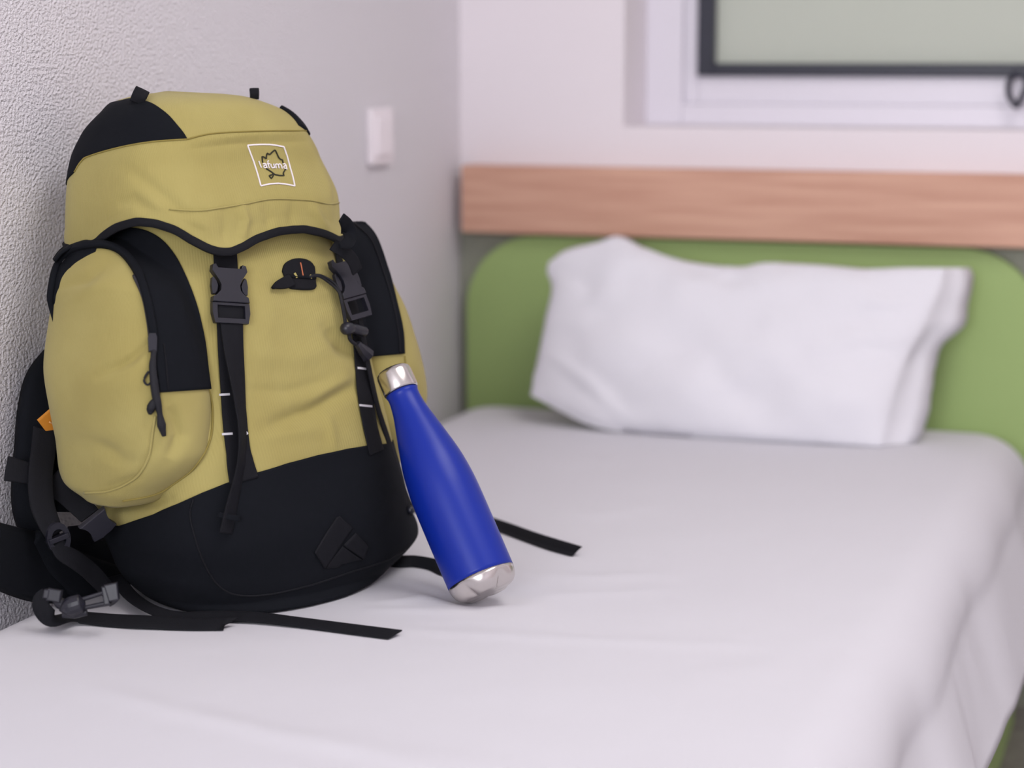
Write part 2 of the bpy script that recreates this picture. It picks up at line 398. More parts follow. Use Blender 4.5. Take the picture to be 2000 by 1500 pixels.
T_, B_ = smooth_path(TOP, nu), smooth_path(BOT, nu); L_, R_ = smooth_path(LEF, nv), smooth_path(RIG, nv)
uu = np.linspace(0, 1, nu)[None, :, None]; vv = np.linspace(0, 1, nv)[:, None, None]
C = (1-vv)*T_[None]+vv*B_[None]+(1-uu)*L_[:, None]+uu*R_[:, None]-((1-uu)*(1-vv)*T_[0]+uu*(1-vv)*T_[-1]+(1-uu)*vv*B_[0]+uu*vv*B_[-1])
PF = A([[leanpt(*C[i, j]) for j in range(nu)] for i in range(nv)])
u1 = uu[..., 0]*2-1; v1 = vv[..., 0]*2-1
nrm = unit(A([0, -.26, .137]))
dome = (np.clip(1-np.abs(u1)**2.6, 0, 1)**.55)*(np.clip(1-np.abs(v1)**2.4, 0, 1)**.55)
wr = noise(PF*A([9, 9, 16])+5)*.010+noise(PF*A([26, 26, 30]))*.0035
# creases running out of the right and left seams
pq = C
def pcrease(pts, wd, amp):
    dd, s = segdist(pq[..., 0], pq[..., 1], pts); return amp*np.exp(-(dd/wd)**2)*np.sin(np.clip(s, .02, .98)*np.pi)**.5
cr = pcrease([(1830, 560), (1700, 640), (1600, 650)], 22, -.006)+pcrease([(1770, 700), (1690, 690), (1640, 720)], 16, -.005)+pcrease([(1080, 700), (1160, 760), (1230, 830)], 14, .007)\
    + pcrease([(1100, 540), (1160, 570), (1240, 560)], 15, -.004)+pcrease([(1330, 520), (1420, 560), (1500, 560)], 16, -.004)+pcrease([(1690, 600), (1760, 600), (1815, 580)], 12, .005)
FR = PF+nrm*((dome*.042+(wr+cr)*np.clip(dome*1.6, 0, 1))[..., None])
BK = PF-nrm*((dome*.055+wr*.5*dome)[..., None])-nrm*(.012*np.clip(1-np.abs(v1), 0, 1)**.5)[..., None]
# the loose right end of the case: back layer reaches further right and back than the front one
rs = np.clip((u1-.72)/.28, 0, 1)[..., None]
BK = BK+rs**1.5*(A([.036, .0, -.002])+A([0, .040, 0])+.016*noise(PF*A([1, 1, 32]))[..., None]*A([1, .3, 0]))
mid = (FR+BK)/2
# rim between the layers
def rim(a, b, k):
    o_ = unit(a-PF.mean((0, 1))); return (a*(1-k)+b*k)
ring = [(0, j) for j in range(nu)]+[(i, nu-1) for i in range(1, nv)]+[(nv-1, j) for j in range(nu-2, -1, -1)]+[(i, 0) for i in range(nv-2, 0, -1)]
verts = [*FR.reshape(-1, 3), *BK.reshape(-1, 3)]; n_ = nu*nv
gf = grid_faces(nv, nu); faces = [list(q[::-1]) for q in gf]+[list(q+n_) for q in gf]
base = len(verts)
for (i, j) in ring:
    a, b = FR[i, j], BK[i, j]
    p1 = a*.7+b*.3; p2 = a*.35+b*.65; jit = noise(A([a*40]))[0]*.003
    verts += [p1+A([.010*max(u1[0, j], 0)*-1+jit, 0, 0]), p2+A([-.006*max(u1[0, j], 0)+jit, 0, 0])]
nr = len(ring)
for k in range(nr):
    k2 = (k+1) % nr; (i, j), (i2, j2) = ring[k], ring[k2]
    a, b = i*nu+j, i2*nu+j2; m1, m2 = base+2*k, base+2*k2
    faces += [[a, b, m2, m1], [m1, m2, m2+1, m1+1], [m1+1, m2+1, b+n_, a+n_]]
verts = A(verts); verts[:, 1] = np.minimum(verts[:, 1], -.030)
pz = A([bed_z(x, y) for x, y in verts[:, :2]]); verts[:, 2] = np.maximum(verts[:, 2], pz+.001)
po = mk('pillow', verts, faces, 'pillow'); po['label'] = 'white pillow standing on its long edge against the green headboard'; po['category'] = 'pillow'
PIL = po

# ================================================================== BACKPACK
PHI = math.radians(24)
Vd = A([math.cos(PHI), -math.sin(PHI), 0]); Ud = A([math.sin(PHI), math.cos(PHI), 0]); Wd = A([0, 0, 1.])
O3 = A([.21, -1.225, ZB-.004])
pack = empty('backpack', (.21, -1.225, ZB), 'mustard yellow and black hiking backpack standing on the bed against the left wall', 'backpack')
def surf(K, th, t):
    K = np.asarray(K, float); g = lambda c: interp(K[:, 0], K[:, c], t)
    w, uc, a, vc, b, n = [g(c) for c in range(1, 7)]
    c, s = np.cos(th), np.sin(th); r = (np.abs(c)**n+np.abs(s)**n)**(-1/n)
    return O3+(uc+a*c*r)[..., None]*Ud+(vc+b*s*r)[..., None]*Vd+w[..., None]*Wd
class Loft:
    def __init__(s, K, nt=180, nth=300, folds=(), nz=.0015, nscale=14):
        s.K, s.nt, s.nth = A(K, dtype=float), nt, nth
        s.th = np.linspace(0, 2*np.pi, nth, endpoint=False); s.t = np.linspace(0, 1, nt)
        TH, T = np.meshgrid(s.th, s.t); P = surf(s.K, TH, T)
        s.N = s.normals(P)
        p = proj(P); disp = nz*noise(P*nscale)+nz*.5*noise(P*nscale*2.3+7)
        face = np.clip(-(s.N@FW)*2.5, 0, 1)
        for pts, wd, amp in folds:
            dd, q = segdist(p[..., 0], p[..., 1], pts); disp = disp+amp*np.exp(-(dd/wd)**2)*np.sin(np.clip(q, .03, .97)*np.pi)**.5*face
        end = np.minimum(1, np.minimum(T, 1-T)*12); s.P = P+s.N*(disp*end)[..., None]; s.N = s.normals(s.P)
        s.uv = np.stack([TH*.14, T*.5], -1)
        s.faces = grid_faces(nt, nth, True)[:, ::-1]
        s.bvh = BVHTree.FromPolygons([Vector(v) for v in s.P.reshape(-1, 3)], s.faces.tolist())
    def normals(s, P):
        du = np.roll(P, -1, 1)-np.roll(P, 1, 1); dv = np.gradient(P, axis=0); n = -unit(np.cross(du, dv))
        n[0] = n[1]; n[-1] = n[-2]; return n
    def ev(s, th, t):
        th = np.asarray(th, float); t = np.asarray(t, float)
        a = (th % (2*np.pi))/(2*np.pi)*s.nth; i = np.floor(a).astype(int) % s.nth; fa = (a-np.floor(a))[..., None]; i2 = (i+1) % s.nth
        b = np.clip(t, 0, 1)*(s.nt-1); j = np.minimum(np.floor(b).astype(int), s.nt-2); fb = (b-j)[..., None]
        f = lambda G: G[j, i]*(1-fa)*(1-fb)+G[j, i2]*fa*(1-fb)+G[j+1, i]*(1-fa)*fb+G[j+1, i2]*fa*fb
        return f(s.P), unit(f(s.N))
    def hit(s, px, py):
        """pixel on the photo -> (theta, t, point, normal)"""
        d = ray(px, py); r = s.bvh.ray_cast(Vector(CAM), Vector(d).normalized())
        if r[0] is None: return None
        k = r[2]; j, i = divmod(k, s.nth); P = A(r[0]); e0 = s.P[j, i]
        eu = s.P[j, (i+1) % s.nth]-e0; ev = s.P[j+1, i]-e0
        sol = np.linalg.lstsq(np.stack([eu, ev], 1), P-e0, rcond=None)[0]; sol = np.clip(sol, 0, 1)
        th = (i+sol[0])/s.nth*2*np.pi; t = (j+sol[1])/(s.nt-1); return th, t, P, s.ev(th, t)[1], r[3]
    def mesh(s, name, m, parent, **k): return mk(name, s.P.reshape(-1, 3), s.faces, m, parent, uv=s.uv.reshape(-1, 2), **k)
    def param_patch(s, name, ra, rb, n, k, off, thick, m, parent, smoothed=True, **kw):
        """slab between two rails of (theta,t)"""
        ra, rb = smooth_path(ra, n, not smoothed), smooth_path(rb, n, not smoothed)
        q = np.linspace(0, 1, k)[None, :, None]; G = ra[:, None]*(1-q)+rb[:, None]*q
        P, Nn = s.ev(G[..., 0], G[..., 1]); v, f = closed_sheet(P, Nn, off, thick)
        uv = np.stack([G[..., 0]*.14, G[..., 1]*.5], -1).reshape(-1, 2)
        o = mk(name, v, f, m, parent, uv=np.vstack([uv, uv]), **kw)
        fix_normals(o); return o
def fix_normals(o):
    bm = bmesh.new(); bm.from_mesh(o.data); bmesh.ops.recalc_face_normals(bm, faces=bm.faces); bm.to_mesh(o.data); bm.free()
def raycast(px, py, lofts):
    best = None
    for l in lofts:
        h_ = l.hit(px, py)
        if h_ and (best is None or h_[4] < best[4]): best = h_
    return best
def px_path(pts, lofts, n=None, off=0, smoothn=4, sharp=False):
    """photo-located line laid on the pack: returns points, normals"""
    n = n or max(8, int(sum(math.dist(a, b) for a, b in zip(pts[:-1], pts[1:]))/5))
    Q = smooth_path(pts, n, sharp); Ts, Ns = [], []
    for x, y in Q:
        h_ = raycast(x, y, lofts); Ts.append(np.nan if h_ is None else float((h_[2]-CAM)@FW)); Ns.append([np.nan]*3 if h_ is None else h_[3])
    Ts, Ns = A(Ts), A(Ns); ok = ~np.isnan(Ts); idx = np.arange(n)
    Ts = np.interp(idx, idx[ok], Ts[ok]); Ns = np.stack([np.interp(idx, idx[ok], Ns[ok, c]) for c in range(3)], -1)
    for _ in range(smoothn):
        Ts[1:-1] = (Ts[:-2]+2*Ts[1:-1]+Ts[2:])/4; Ns[1:-1] = (Ns[:-2]+2*Ns[1:-1]+Ns[2:])/4
    Ns = unit(Ns); P = A([unp(x, y, t) for (x, y), t in zip(Q, Ts)])
    return P+Ns*off, Ns
def px_patch(name, ra, rb, lofts, n, k, off, thick, m, parent, sm=6, sharp=False, **kw):
    ra, rb = smooth_path(ra, n, sharp), smooth_path(rb, n, sharp)
    T = np.full((n, k), np.nan); Q = np.zeros((n, k, 2))
    for i in range(n):
        for j in range(k):
            p = ra[i]*(1-j/(k-1))+rb[i]*(j/(k-1)); Q[i, j] = p; h_ = raycast(p[0], p[1], lofts)
            if h_: T[i, j] = (h_[2]-CAM)@FW
    for _ in range(60):
        bad = np.isnan(T)
        if not bad.any(): break
        Tp = np.pad(T, 1, constant_values=np.nan)
        st = np.stack([Tp[:-2, 1:-1], Tp[2:, 1:-1], Tp[1:-1, :-2], Tp[1:-1, 2:]])
        with np.errstate(all='ignore'):
            mean = np.nansum(st, 0)/np.maximum((~np.isnan(st)).sum(0), 1); mean = np.where((~np.isnan(st)).sum(0) > 0, mean, np.nan)
        T = np.where(bad, mean, T)
    for _ in range(sm):
        Tp = np.pad(T, 1, mode='edge'); T = (4*T+Tp[:-2, 1:-1]+Tp[2:, 1:-1]+Tp[1:-1, :-2]+Tp[1:-1, 2:])/8
    P = CAM+T[..., None]*(FW+RT*((Q[..., 0:1]-1000)/F)+UPV*((750-Q[..., 1:2])/F))
    Nn = grid_normals(P, -FW)
    v, f = closed_sheet(P, Nn, off, thick); uv = np.stack([P@Ud, P@Wd], -1).reshape(-1, 2)
    o = mk(name, v, f, m, parent, uv=np.vstack([uv, uv]), **kw); fix_normals(o); return o

BODY = [[0, 0, 0, 0.002, 0.01, 0.002, 2.2], [0.06, 0.002, -0.02014, 0.1109, 0.05114, 0.07817, 2.2], [0.12, 0.015, -0.002307, 0.15, 0.02366, 0.106, 2.4],
 [0.18, 0.04, 0.009727, 0.1739, 0.01646, 0.1181, 2.6], [0.28, 0.08, -0.003781, 0.1673, 0.01186, 0.1243, 2.8], [0.4, 0.15, -0.009146, 0.1627, -0.008676, 0.127, 3],
 [0.55, 0.23, -0.01617, 0.1596, -0.01716, 0.1129, 3], [0.7, 0.31, -0.01755, 0.146, -0.03195, 0.1117, 3], [0.85, 0.39, -0.01537, 0.126, -0.04972, 0.09673, 3],
 [0.95, 0.44, 0.0001538, 0.1208, -0.05, 0.08, 3], [1, 0.45, 0, 0.002, -0.04, 0.002, 3]]
LPK = [[0, 0.1084, -0.1645, 0.01908, -0.009335, 0.01161, 2.3], [0.08, 0.1179, -0.1605, 0.0442, -0.00311, 0.04206, 2.3], [0.2, 0.1338, -0.167, 0.04774, -0.008278, 0.06812, 2.4],
 [0.4, 0.1769, -0.1637, 0.05675, 0.00327, 0.09465, 2.4], [0.6, 0.2423, -0.1639, 0.0645, -0.0006317, 0.0982, 2.4], [0.8, 0.3094, -0.1593, 0.05127, -0.01169, 0.08912, 2.4],
 [0.92, 0.3354, -0.1567, 0.04667, -0.02381, 0.08632, 2.4], [1, 0.3788, -0.155, 0.02115, -0.04045, 0.01998, 2.4]]
RPK = [[0, 0.075, 0.15, 0.02, -0.02, 0.02, 2.3], [0.1, 0.08637, 0.155, 0.04964, -0.02, 0.05, 2.3], [0.25, 0.1256, 0.1438, 0.06081, -0.02, 0.08, 2.4],
 [0.45, 0.1872, 0.1604, 0.06878, -0.02, 0.1, 2.4], [0.65, 0.2643, 0.146, 0.06201, -0.02, 0.095, 2.4], [0.85, 0.3376, 0.1321, 0.05273, -0.03, 0.08, 2.4],
 [0.95, 0.3763, 0.1304, 0.03952, -0.03, 0.06, 2.4], [1, 0.3849, 0.1186, 0.00968, -0.03, 0.02, 2.4]]
LIDK = [[0, 0.335, -0.02271, 0.1387, -0.03964, 0.1123, 3], [.06, 0.3616, -0.02271, 0.1407, -0.03964, 0.1123, 3], [0.14, 0.3822, -0.02066, 0.1448, -0.04412, 0.1104, 3], [0.3, 0.414, -0.02213, 0.1442, -0.04187, 0.1061, 3],
 [0.5, 0.4594, -0.02359, 0.1318, -0.0518, 0.09606, 3], [0.65, 0.4833, -0.02454, 0.118, -0.05246, 0.0941, 2.8], [0.78, 0.5058, -0.02713, 0.1011, -0.05207, 0.07506, 2.6],
 [0.88, 0.5184, -0.03304, 0.0761, -0.0565, 0.0636, 2.4], [0.95, 0.5253, -0.03422, 0.04716, -0.05814, 0.03634, 2.2], [1, 0.5288, -0.04923, 0.002, -0.06754, 0.002, 2]]
body = Loft(BODY, 200, 320, folds=[
    ([(520, 835), (610, 800), (690, 750), (700, 722)], 16, -.009), ([(600, 790), (650, 760), (700, 735)], 14, .006), ([(640, 640), (670, 680), (700, 700)], 14, -.008),
    ([(480, 760), (560, 765), (640, 740)], 9, -.002), ([(510, 560), (600, 590), (680, 590)], 14, -.002), ([(490, 690), (590, 700), (680, 660)], 18, .002),
    ([(200, 990), (250, 985), (330, 975)], 12, -.010), ([(415, 800), (420, 860), (400, 910)], 8, -.003), ([(500, 860), (560, 845), (640, 840)], 12, .002),
    ([(640, 810), (650, 850), (655, 880)], 9, .0025), ([(500, 500), (530, 600), (520, 700)], 20, .002)], nz=.0016)
lpk = Loft(LPK, 150, 260, folds=[([(190, 735), (260, 700), (300, 660)], 9, -.005), ([(110, 560), (170, 545), (230, 500)], 10, -.005), ([(130, 590), (190, 560), (250, 540)], 12, .002),
    ([(230, 780), (280, 700), (300, 600)], 16, .002), ([(120, 850), (190, 880), (260, 870)], 20, -.002), ([(330, 790), (350, 850), (330, 900)], 14, -.007), ([(180, 860), (240, 900), (270, 900)], 14, -.004),
    ([(290, 830), (300, 870), (270, 930), (200, 958)], 9, -.0025)], nz=.0020, nscale=11)
rpk = Loft(RPK, 110, 200, nz=.0015)
lid = Loft(LIDK, 170, 320, folds=[([(470, 395), (480, 430), (470, 470)], 8, .004), ([(440, 405), (440, 440), (435, 480)], 8, -.002), ([(515, 400), (525, 425), (520, 450)], 8, -.002),
    ([(610, 400), (625, 430), (640, 450)], 9, .004), ([(570, 395), (570, 420), (565, 445)], 9, -.002), ([(250, 330), (330, 390), (380, 440)], 14, -.004), ([(225, 400), (260, 390), (300, 415)], 14, -.004),
    ([(645, 300), (655, 360), (660, 440)], 6, -.003), ([(380, 275), (480, 262), (600, 258)], 7, .0015), ([(360, 292), (470, 280), (610, 276)], 6, -.0015), ([(350, 420), (400, 440), (420, 470)], 12, .002),
    ([(600, 265), (632, 330), (655, 390)], 9, .002)], nz=.0015)
ALLB = [body, lpk, rpk, lid]

def drape(o, h=.0008):
    me = o.data; off = origin(o)
    for v in me.vertices:
        x, y, z = v.co.x+off.x, v.co.y+off.y, v.co.z+off.z
        if z < ZB+.01: v.co.z = max(z, bed_z(x, y)+h)-off.z
    return o
def flat_bottom(o, ref_z=None):   # cloth rests on the sheet
    me = o.data; off = origin(o)
    for v in me.vertices:
        z = v.co.z+off.z
        if z < ZB+.002: v.co.z = max(z, bed_z(v.co.x+off.x, v.co.y+off.y)+.0005)-off.z
o = body.mesh('main_bag', 'yellow', pack); flat_bottom(o)
# black bottom panel: boundary line taken off the photo, carried round unseen sides
bl = [(206, 1022), (232, 1027), (260, 1018), (300, 1005), (345, 985), (395, 962), (440, 944), (497, 924), (560, 905), (620, 889), (680, 876), (722, 869), (745, 868)]
hp = [body.hit(*p) for p in bl]; hp = sorted([(h_[0], h_[1]) for h_ in hp if h_])
ths = A([a for a, b in hp]); tss = A([b for a, b in hp])
def bound(th):
    th = th % (2*np.pi); t1, t0 = tss[-1], tss[0]
    lo, hi = ths[0], ths[-1]
    out = np.interp(th, np.concatenate([[hi-2*np.pi], ths, [lo+2*np.pi]]), np.concatenate([[t1], tss, [t0]]))
    return out
thg = np.linspace(0, 2*np.pi, 320, endpoint=False); tb = bound(thg)
G = np.linspace(0, 1, 90)[:, None]; TT = G*tb[None]; P, Nn = body.ev(np.broadcast_to(thg, TT.shape), TT)
Pt = P+Nn*.0016
Vv = np.vstack([Pt.reshape(-1, 3), (P[-1]-Nn[-1]*.001)])
f = [list(q[::-1]) for q in grid_faces(90, 320, True)]; b0 = 89*320; b1 = 90*320
f += [[b0+i, b0+(i+1) % 320, b1+(i+1) % 320, b1+i] for i in range(320)]
bp_ = mk('bottom_panel', Vv, f, 'black', pack, uv=np.vstack([np.stack([np.broadcast_to(thg, TT.shape)*.14, TT*.5], -1).reshape(-1, 2), np.zeros((320, 2))]), label='black fabric bottom'); flat_bottom(bp_); fix_normals(bp_)
# seams of the bottom (piped lines)
def seam(name, pts, lofts, r, m, parent, off=.0006, sharp=False, **k):
    P, Nn = px_path(pts, lofts, off=off, sharp=sharp); v, f = prism_tube(P, r, 6); return mk(name, v, f, m, parent, **k)
seam('seam', [(378, 975), (372, 1005), (382, 1050), (400, 1100), (425, 1140), (460, 1160), (520, 1160), (600, 1143), (680, 1117), (745, 1096), (790, 1072)], [body], .0012, 'web', bp_, off=.0018)

# ---- side pockets
LP = lpk.mesh('side_pocket', 'yellow', pack, label='bulging yellow side pocket facing the camera')
RP = rpk.mesh('side_pocket', 'yellow', pack, label='yellow side pocket on the far side behind the bottle')
ra = [(108, 512), (125, 494), (150, 482), (185, 476), (222, 484), (252, 508), (274, 545), (290, 595), (297, 650), (303, 700), (308, 740), (311, 767)]
rb = [(104, 506), (122, 484), (160, 466), (210, 450), (265, 446), (306, 460), (338, 492), (364, 540), (386, 600), (398, 660), (404, 715), (410, 760)]
px_patch('storm_flap', ra, rb, [lpk, body], 80, 26, .0022, .0035, 'black', LP, sm=10, label='black fabric panel over the zip')
P, Nn = px_path([(103, 628), (103, 596), (107, 556), (116, 522), (134, 500), (160, 484), (200, 481), (235, 494), (262, 524), (280, 562), (292, 608), (298, 650), (300, 672)], [lpk, body], off=.0010, smoothn=8)
P[:10] -= Nn[:10]*np.linspace(.0065, 0, 10)[:, None]
strap('zip_binding', P, Nn, [.001, .0015, .002, .003, .004, .005, .006, .007]+[.0085]*(len(P)-9)+[.007], .0055, 'black', LP, pad=1, n=90)
P, Nn = px_path([(104, 610), (106, 580), (110, 550), (122, 524), (142, 503), (164, 491), (190, 485)], [lpk, body], off=-.0035, smoothn=8)
P[:6] -= Nn[:6]*np.linspace(.004, 0, 6)[:, None]
strap('flap_edge', P, Nn, np.interp(np.linspace(0, 1, len(P)), np.linspace(0, 1, 7), [.002, .010, .018, .024, .026, .020, .010]), .005, 'black', LP, pad=1, n=70)
seam('zip', [(262, 540), (280, 580), (290, 630), (294, 668)], [lpk], .0022, 'plastic', LP, off=.001)
seam('seam', [(318, 672), (322, 700), (325, 735), (327, 762)], [lpk, body], .0009, 'web', LP, off=.0022)
seam('seam', [(408, 762), (415, 800), (412, 850), (398, 885), (372, 920), (340, 945), (300, 966), (240, 978)], [lpk, body], .0011, 'seam', LP, off=.0006)
seam('seam', [(303, 812), (296, 860), (288, 900), (262, 935), (215, 958), (165, 962)], [lpk], .0014, 'yellow', LP, off=.0008)
# zip puller on the left pocket
P, Nn = px_path([(298, 664), (297, 700), (295, 740), (300, 780)], [lpk, body], off=.004)
bmz = bmesh.new()
c = P[0]; fr = (P[2], unit(np.cross(P[-1]-P[0], Nn[0])), unit(P[0]-P[-1]), Nn[0])
poly_prism(bmz, [(-.004, -.008), (.004, -.008), (.0045, .006), (.003, .010), (-.003, .010), (-.0045, .006)], -.001, .004, fr)
zs = mk_bm('zip_slider', bmz, 'plastic', LP)
P2, N2 = px_path([(299, 686), (297, 715), (300, 745), (304, 775), (309, 800), (313, 825), (319, 850)], [lpk, body], off=.004)
v, f = prism_tube(P2, [.0030]*4+list(np.interp(np.linspace(0, 1, len(P2)-4), [0, .25, .55, .7, .85, 1], [.0035, .0042, .0042, .0028, .0048, .0022])), 8); mk('zip_puller', v, f, 'cord', LP, label='black knotted cord puller')
P2, N2 = px_path([(300, 780), (295, 795), (293, 808)], [lpk, body], off=.0045, n=9); v, f = prism_tube(P2, [.002, .003, .0038, .0042, .0044, .0044, .004, .003, .0015], 8); mk('cord_loop', v, f, 'cord', LP)
P2, N2 = px_path([(290, 726), (284, 735), (282, 745), (288, 752), (294, 748)], [lpk, body], off=.004, n=16); v, f = prism_tube(P2, .0012, 6); mk('cord_loop', v, f, 'cord', LP)
# far pocket, black front
px_patch('storm_flap', [(670, 436), (676, 500), (684, 560), (694, 620), (706, 665), (722, 697)], [(714, 434), (738, 470), (760, 535), (776, 595), (787, 645), (790, 691)], [rpk, body], 60, 22, .0022, .0035, 'black', RP, sm=10, label='black fabric panel of the far pocket')
seam('seam', [(690, 440), (722, 470), (745, 530), (764, 590), (775, 645), (779, 690)], [rpk, body], .0012, 'web', RP, off=.0026)
seam('seam', [(790, 695), (793, 740), (797, 790)], [rpk], .0009, 'seam', RP, off=.0006)

# ---- lid
hem = [(130, 492), (165, 490), (198, 474), (235, 445), (270, 434), (305, 438), (340, 450), (375, 474), (400, 489), (425, 496), (448, 496), (475, 485), (500, 470), (540, 454), (590, 450), (630, 461), (655, 473), (667, 477)]
hh_ = [lid.hit(*p) for p in hem]; hh_ = sorted([(a[0], a[1]) for a in hh_ if a])
lth, lt = A([a for a, b in hh_]), A([b for a, b in hh_])
def lhem(th):
    th = th % (2*np.pi)
    return np.interp(th, np.concatenate([[lth[-1]-2*np.pi], lth, [lth[0]+2*np.pi]]), np.concatenate([[lt[-1]], lt, [lt[0]]]))
for _ in range(1):
    tb = lhem(thg)
    for _k in range(3): tb = (np.roll(tb, 1)+2*tb+np.roll(tb, -1))/4
G = np.linspace(0, 1, 150)[:, None]; TT = tb[None]+(1-tb[None])*G; P, Nn = lid.ev(np.broadcast_to(thg, TT.shape), TT)
TT2 = np.broadcast_to(thg, TT.shape)
hang = np.clip(1-G/.10, 0, 1)[..., None]**1.5
P = P+Nn*.004*hang
LIDO = mk('lid', P.reshape(-1, 3), grid_faces(150, 320, True)[:, ::-1], 'yellow', pack, uv=np.stack([TT2*.14, TT*.5], -1).reshape(-1, 2), label='yellow top lid with wavy hem')
md = LIDO.modifiers.new('thickness', 'SOLIDIFY'); md.thickness = .003; md.offset = -1
hemP, hemN = P[0], Nn[0]
# black binding along the hem: runs the whole way round
def ring_strip(name, Pc, Nc, w, thick, m, parent, down=.5):
    n = len(Pc); T = unit(np.roll(Pc, -1, 0)-np.roll(Pc, 1, 0)); X = unit(np.cross(T, Nc))
    if X[n//4][2] < 0: X = -X
    prof = [(-down, -1), (-down, .6), (-down+.08, 1), (0, 1.15), (1-down-.08, 1), (1-down, .6), (1-down, -1)]
    Vv = np.stack([Pc+X*w*a+Nc*thick*b for a, b in prof], 1).reshape(-1, 3)
    o = mk(name, Vv, [list(q) for q in grid_faces(n, len(prof), True)]+[[(n-1)*7+j, (n-1)*7+(j+1) % 7, (j+1) % 7, j] for j in range(7)], m, parent); fix_normals(o); return o
ring_strip('hem_binding', hemP, hemN, .0085, .0016, 'web', LIDO, .35)
# black side panels of the lid
def pr(l, pts): return [(h_[0], h_[1]) for h_ in (l.hit(*p) for p in pts) if h_]
low = pr(lid, [(365, 271), (330, 273), (290, 277), (240, 286), (200, 296), (175, 305), (158, 316), (146, 336)]); up = pr(lid, [(365, 271), (350, 250), (328, 225), (302, 206), (280, 198), (255, 194), (236, 192), (224, 192)])
low += [(low[-1][0]+.18, low[-1][1]-.035), (low[-1][0]+.7, low[-1][1]-.12), (low[-1][0]+1.3, low[-1][1]-.16)]
up += [(up[-1][0]+.15, up[-1][1]-.02), (up[-1][0]+.6, up[-1][1]-.05), (up[-1][0]+1.2, up[-1][1]-.09)]
lid.param_patch('lid_side_panel', low, up, 90, 34, .0014, .003, 'black', LIDO, label='black side panel of the lid')
P, Nn = px_path([(591, 254), (584, 242), (574, 230), (562, 220), (548, 212)], [lid], off=-.0015, smoothn=6)
strap('lid_side_panel', P+FW*.008, unit(Nn+.6*RT+.3*UPV), .022, np.float64(.006), 'black', LIDO, pad=1, n=40, label='black side panel at the far end of the lid')
seam('seam', [(365, 272), (410, 262), (470, 258), (540, 256), (598, 256)], [lid], .0009, 'seam', LIDO)
seam('seam', [(146, 336), (158, 317), (175, 305), (240, 287), (300, 277), (365, 272)], [lid], .0009, 'seam', LIDO)
seam('seam', [(330, 409), (390, 411), (430, 406), (480, 398), (530, 389), (600, 391), (640, 398), (661, 396)], [lid], .0009, 'yellow', LIDO, off=.0008)
# haul loops on top
for bx, by, tx, ty, lw in ((267, 198, 277, 177, .0150), (497, 189, 496, 175, .0095)):
    h0 = lid.hit(bx, by+4) or lid.hit(bx, by+8); t0 = float((h0[2]-CAM)@FW)-.001
    P = A([unp(bx, by+3, t0-.003), unp((bx+tx)/2, (by+ty)/2, t0-.005), unp(tx, ty+1, t0-.002), unp(tx+1, ty, t0+.003), unp((bx+tx)/2+1, (by+ty)/2, t0+.007), unp(bx, by+4, t0+.006)])
    cc = P.mean(0); strap('lash_loop', P, unit(P-cc), lw, .0015, 'web', LIDO, n=30)
# logo
def line_px(bm_parts, pts, lofts, wpx, off, sharp=True):
    P, Nn = px_path(pts, lofts, n=max(4, int(sum(math.dist(a, b) for a, b in zip(pts[:-1], pts[1:]))/2.2)), off=off, sharp=sharp, smoothn=1)
    T = unit(np.gradient(P, axis=0)); X = unit(np.cross(T, Nn)); w_ = wpx*.00053/2
    n = len(P); V0 = sum(len(v) for v, _ in bm_parts)
    Vv = np.stack([P+X*w_-Nn*.0006, P+X*w_+Nn*.0002, P-X*w_+Nn*.0002, P-X*w_-Nn*.0006], 1).reshape(-1, 3)
    f = [list(q+V0) for q in grid_faces(n, 4, True)]+[[V0, V0+1, V0+2, V0+3], [V0+(n-1)*4+k for k in (3, 2, 1, 0)]]
    bm_parts.append((Vv, f))
def lines(name, strokes, lofts, wpx, off, m, parent, sharp=True, **k):
    parts = []
    for s_ in strokes: line_px(parts, s_, lofts, wpx, off, sharp)
    o = mk(name, np.vstack([v for v, _ in parts]), [q for _, f in parts for q in f], m, parent, smooth=False, **k); fix_normals(o); return o
z = lambda pts: [(460+x/14.286, 260+y/14.286) for x, y in pts]
lines('logo_frame', [z([(330, 350), (500, 332), (760, 322), (960, 326), (1150, 350), (1340, 385)]), z([(1340, 385), (1430, 640), (1510, 940), (1590, 1220), (1645, 1480)]),
    z([(1645, 1480), (1400, 1430), (1180, 1410), (940, 1425), (700, 1480)]), z([(700, 1480), (600, 1120), (500, 800), (400, 540), (330, 350)])], [lid], 2.9, .0008, 'print_white', LIDO, label='white printed square outline')
lines('logo_leaf', [z([(750, 825), (728, 650), (790, 670), (850, 720), (852, 640), (872, 560), (950, 600), (1010, 530), (1095, 465), (1140, 560), (1200, 690), (1240, 730), (1300, 745), (1322, 850)]),
    z([(840, 992), (1000, 1090), (1075, 1158), (1220, 1190), (1345, 1190), (1322, 1120), (1385, 1015)]), z([(1060, 1120), (1045, 1200), (990, 1275), (925, 1190), (1000, 1170), (1045, 1145)])], [lid], 2.4, .0008, 'print_black', LIDO, label='black outline of a leaf')
def sl(x, y0_=870): return 0
lettering = [z([(632, 780), (665, 870), (708, 975)]),
    z([(750, 868), (800, 850), (838, 872), (862, 985)]), z([(840, 900), (780, 905), (768, 950), (800, 982), (850, 962)]),
    z([(912, 772), (880, 785), (890, 850), (925, 985)]), z([(862, 868), (945, 862)]),
    z([(968, 866), (985, 950), (1020, 985), (1068, 965)]), z([(1048, 862), (1080, 985)]),
    z([(1120, 990), (1098, 866)]), z([(1105, 885), (1150, 862), (1180, 900), (1200, 990)]), z([(1178, 885), (1225, 862), (1262, 900), (1290, 1000)]),
    z([(1310, 872), (1360, 860), (1392, 895), (1420, 1025)]), z([(1390, 925), (1345, 920), (1325, 960), (1355, 1000), (1405, 985)])]
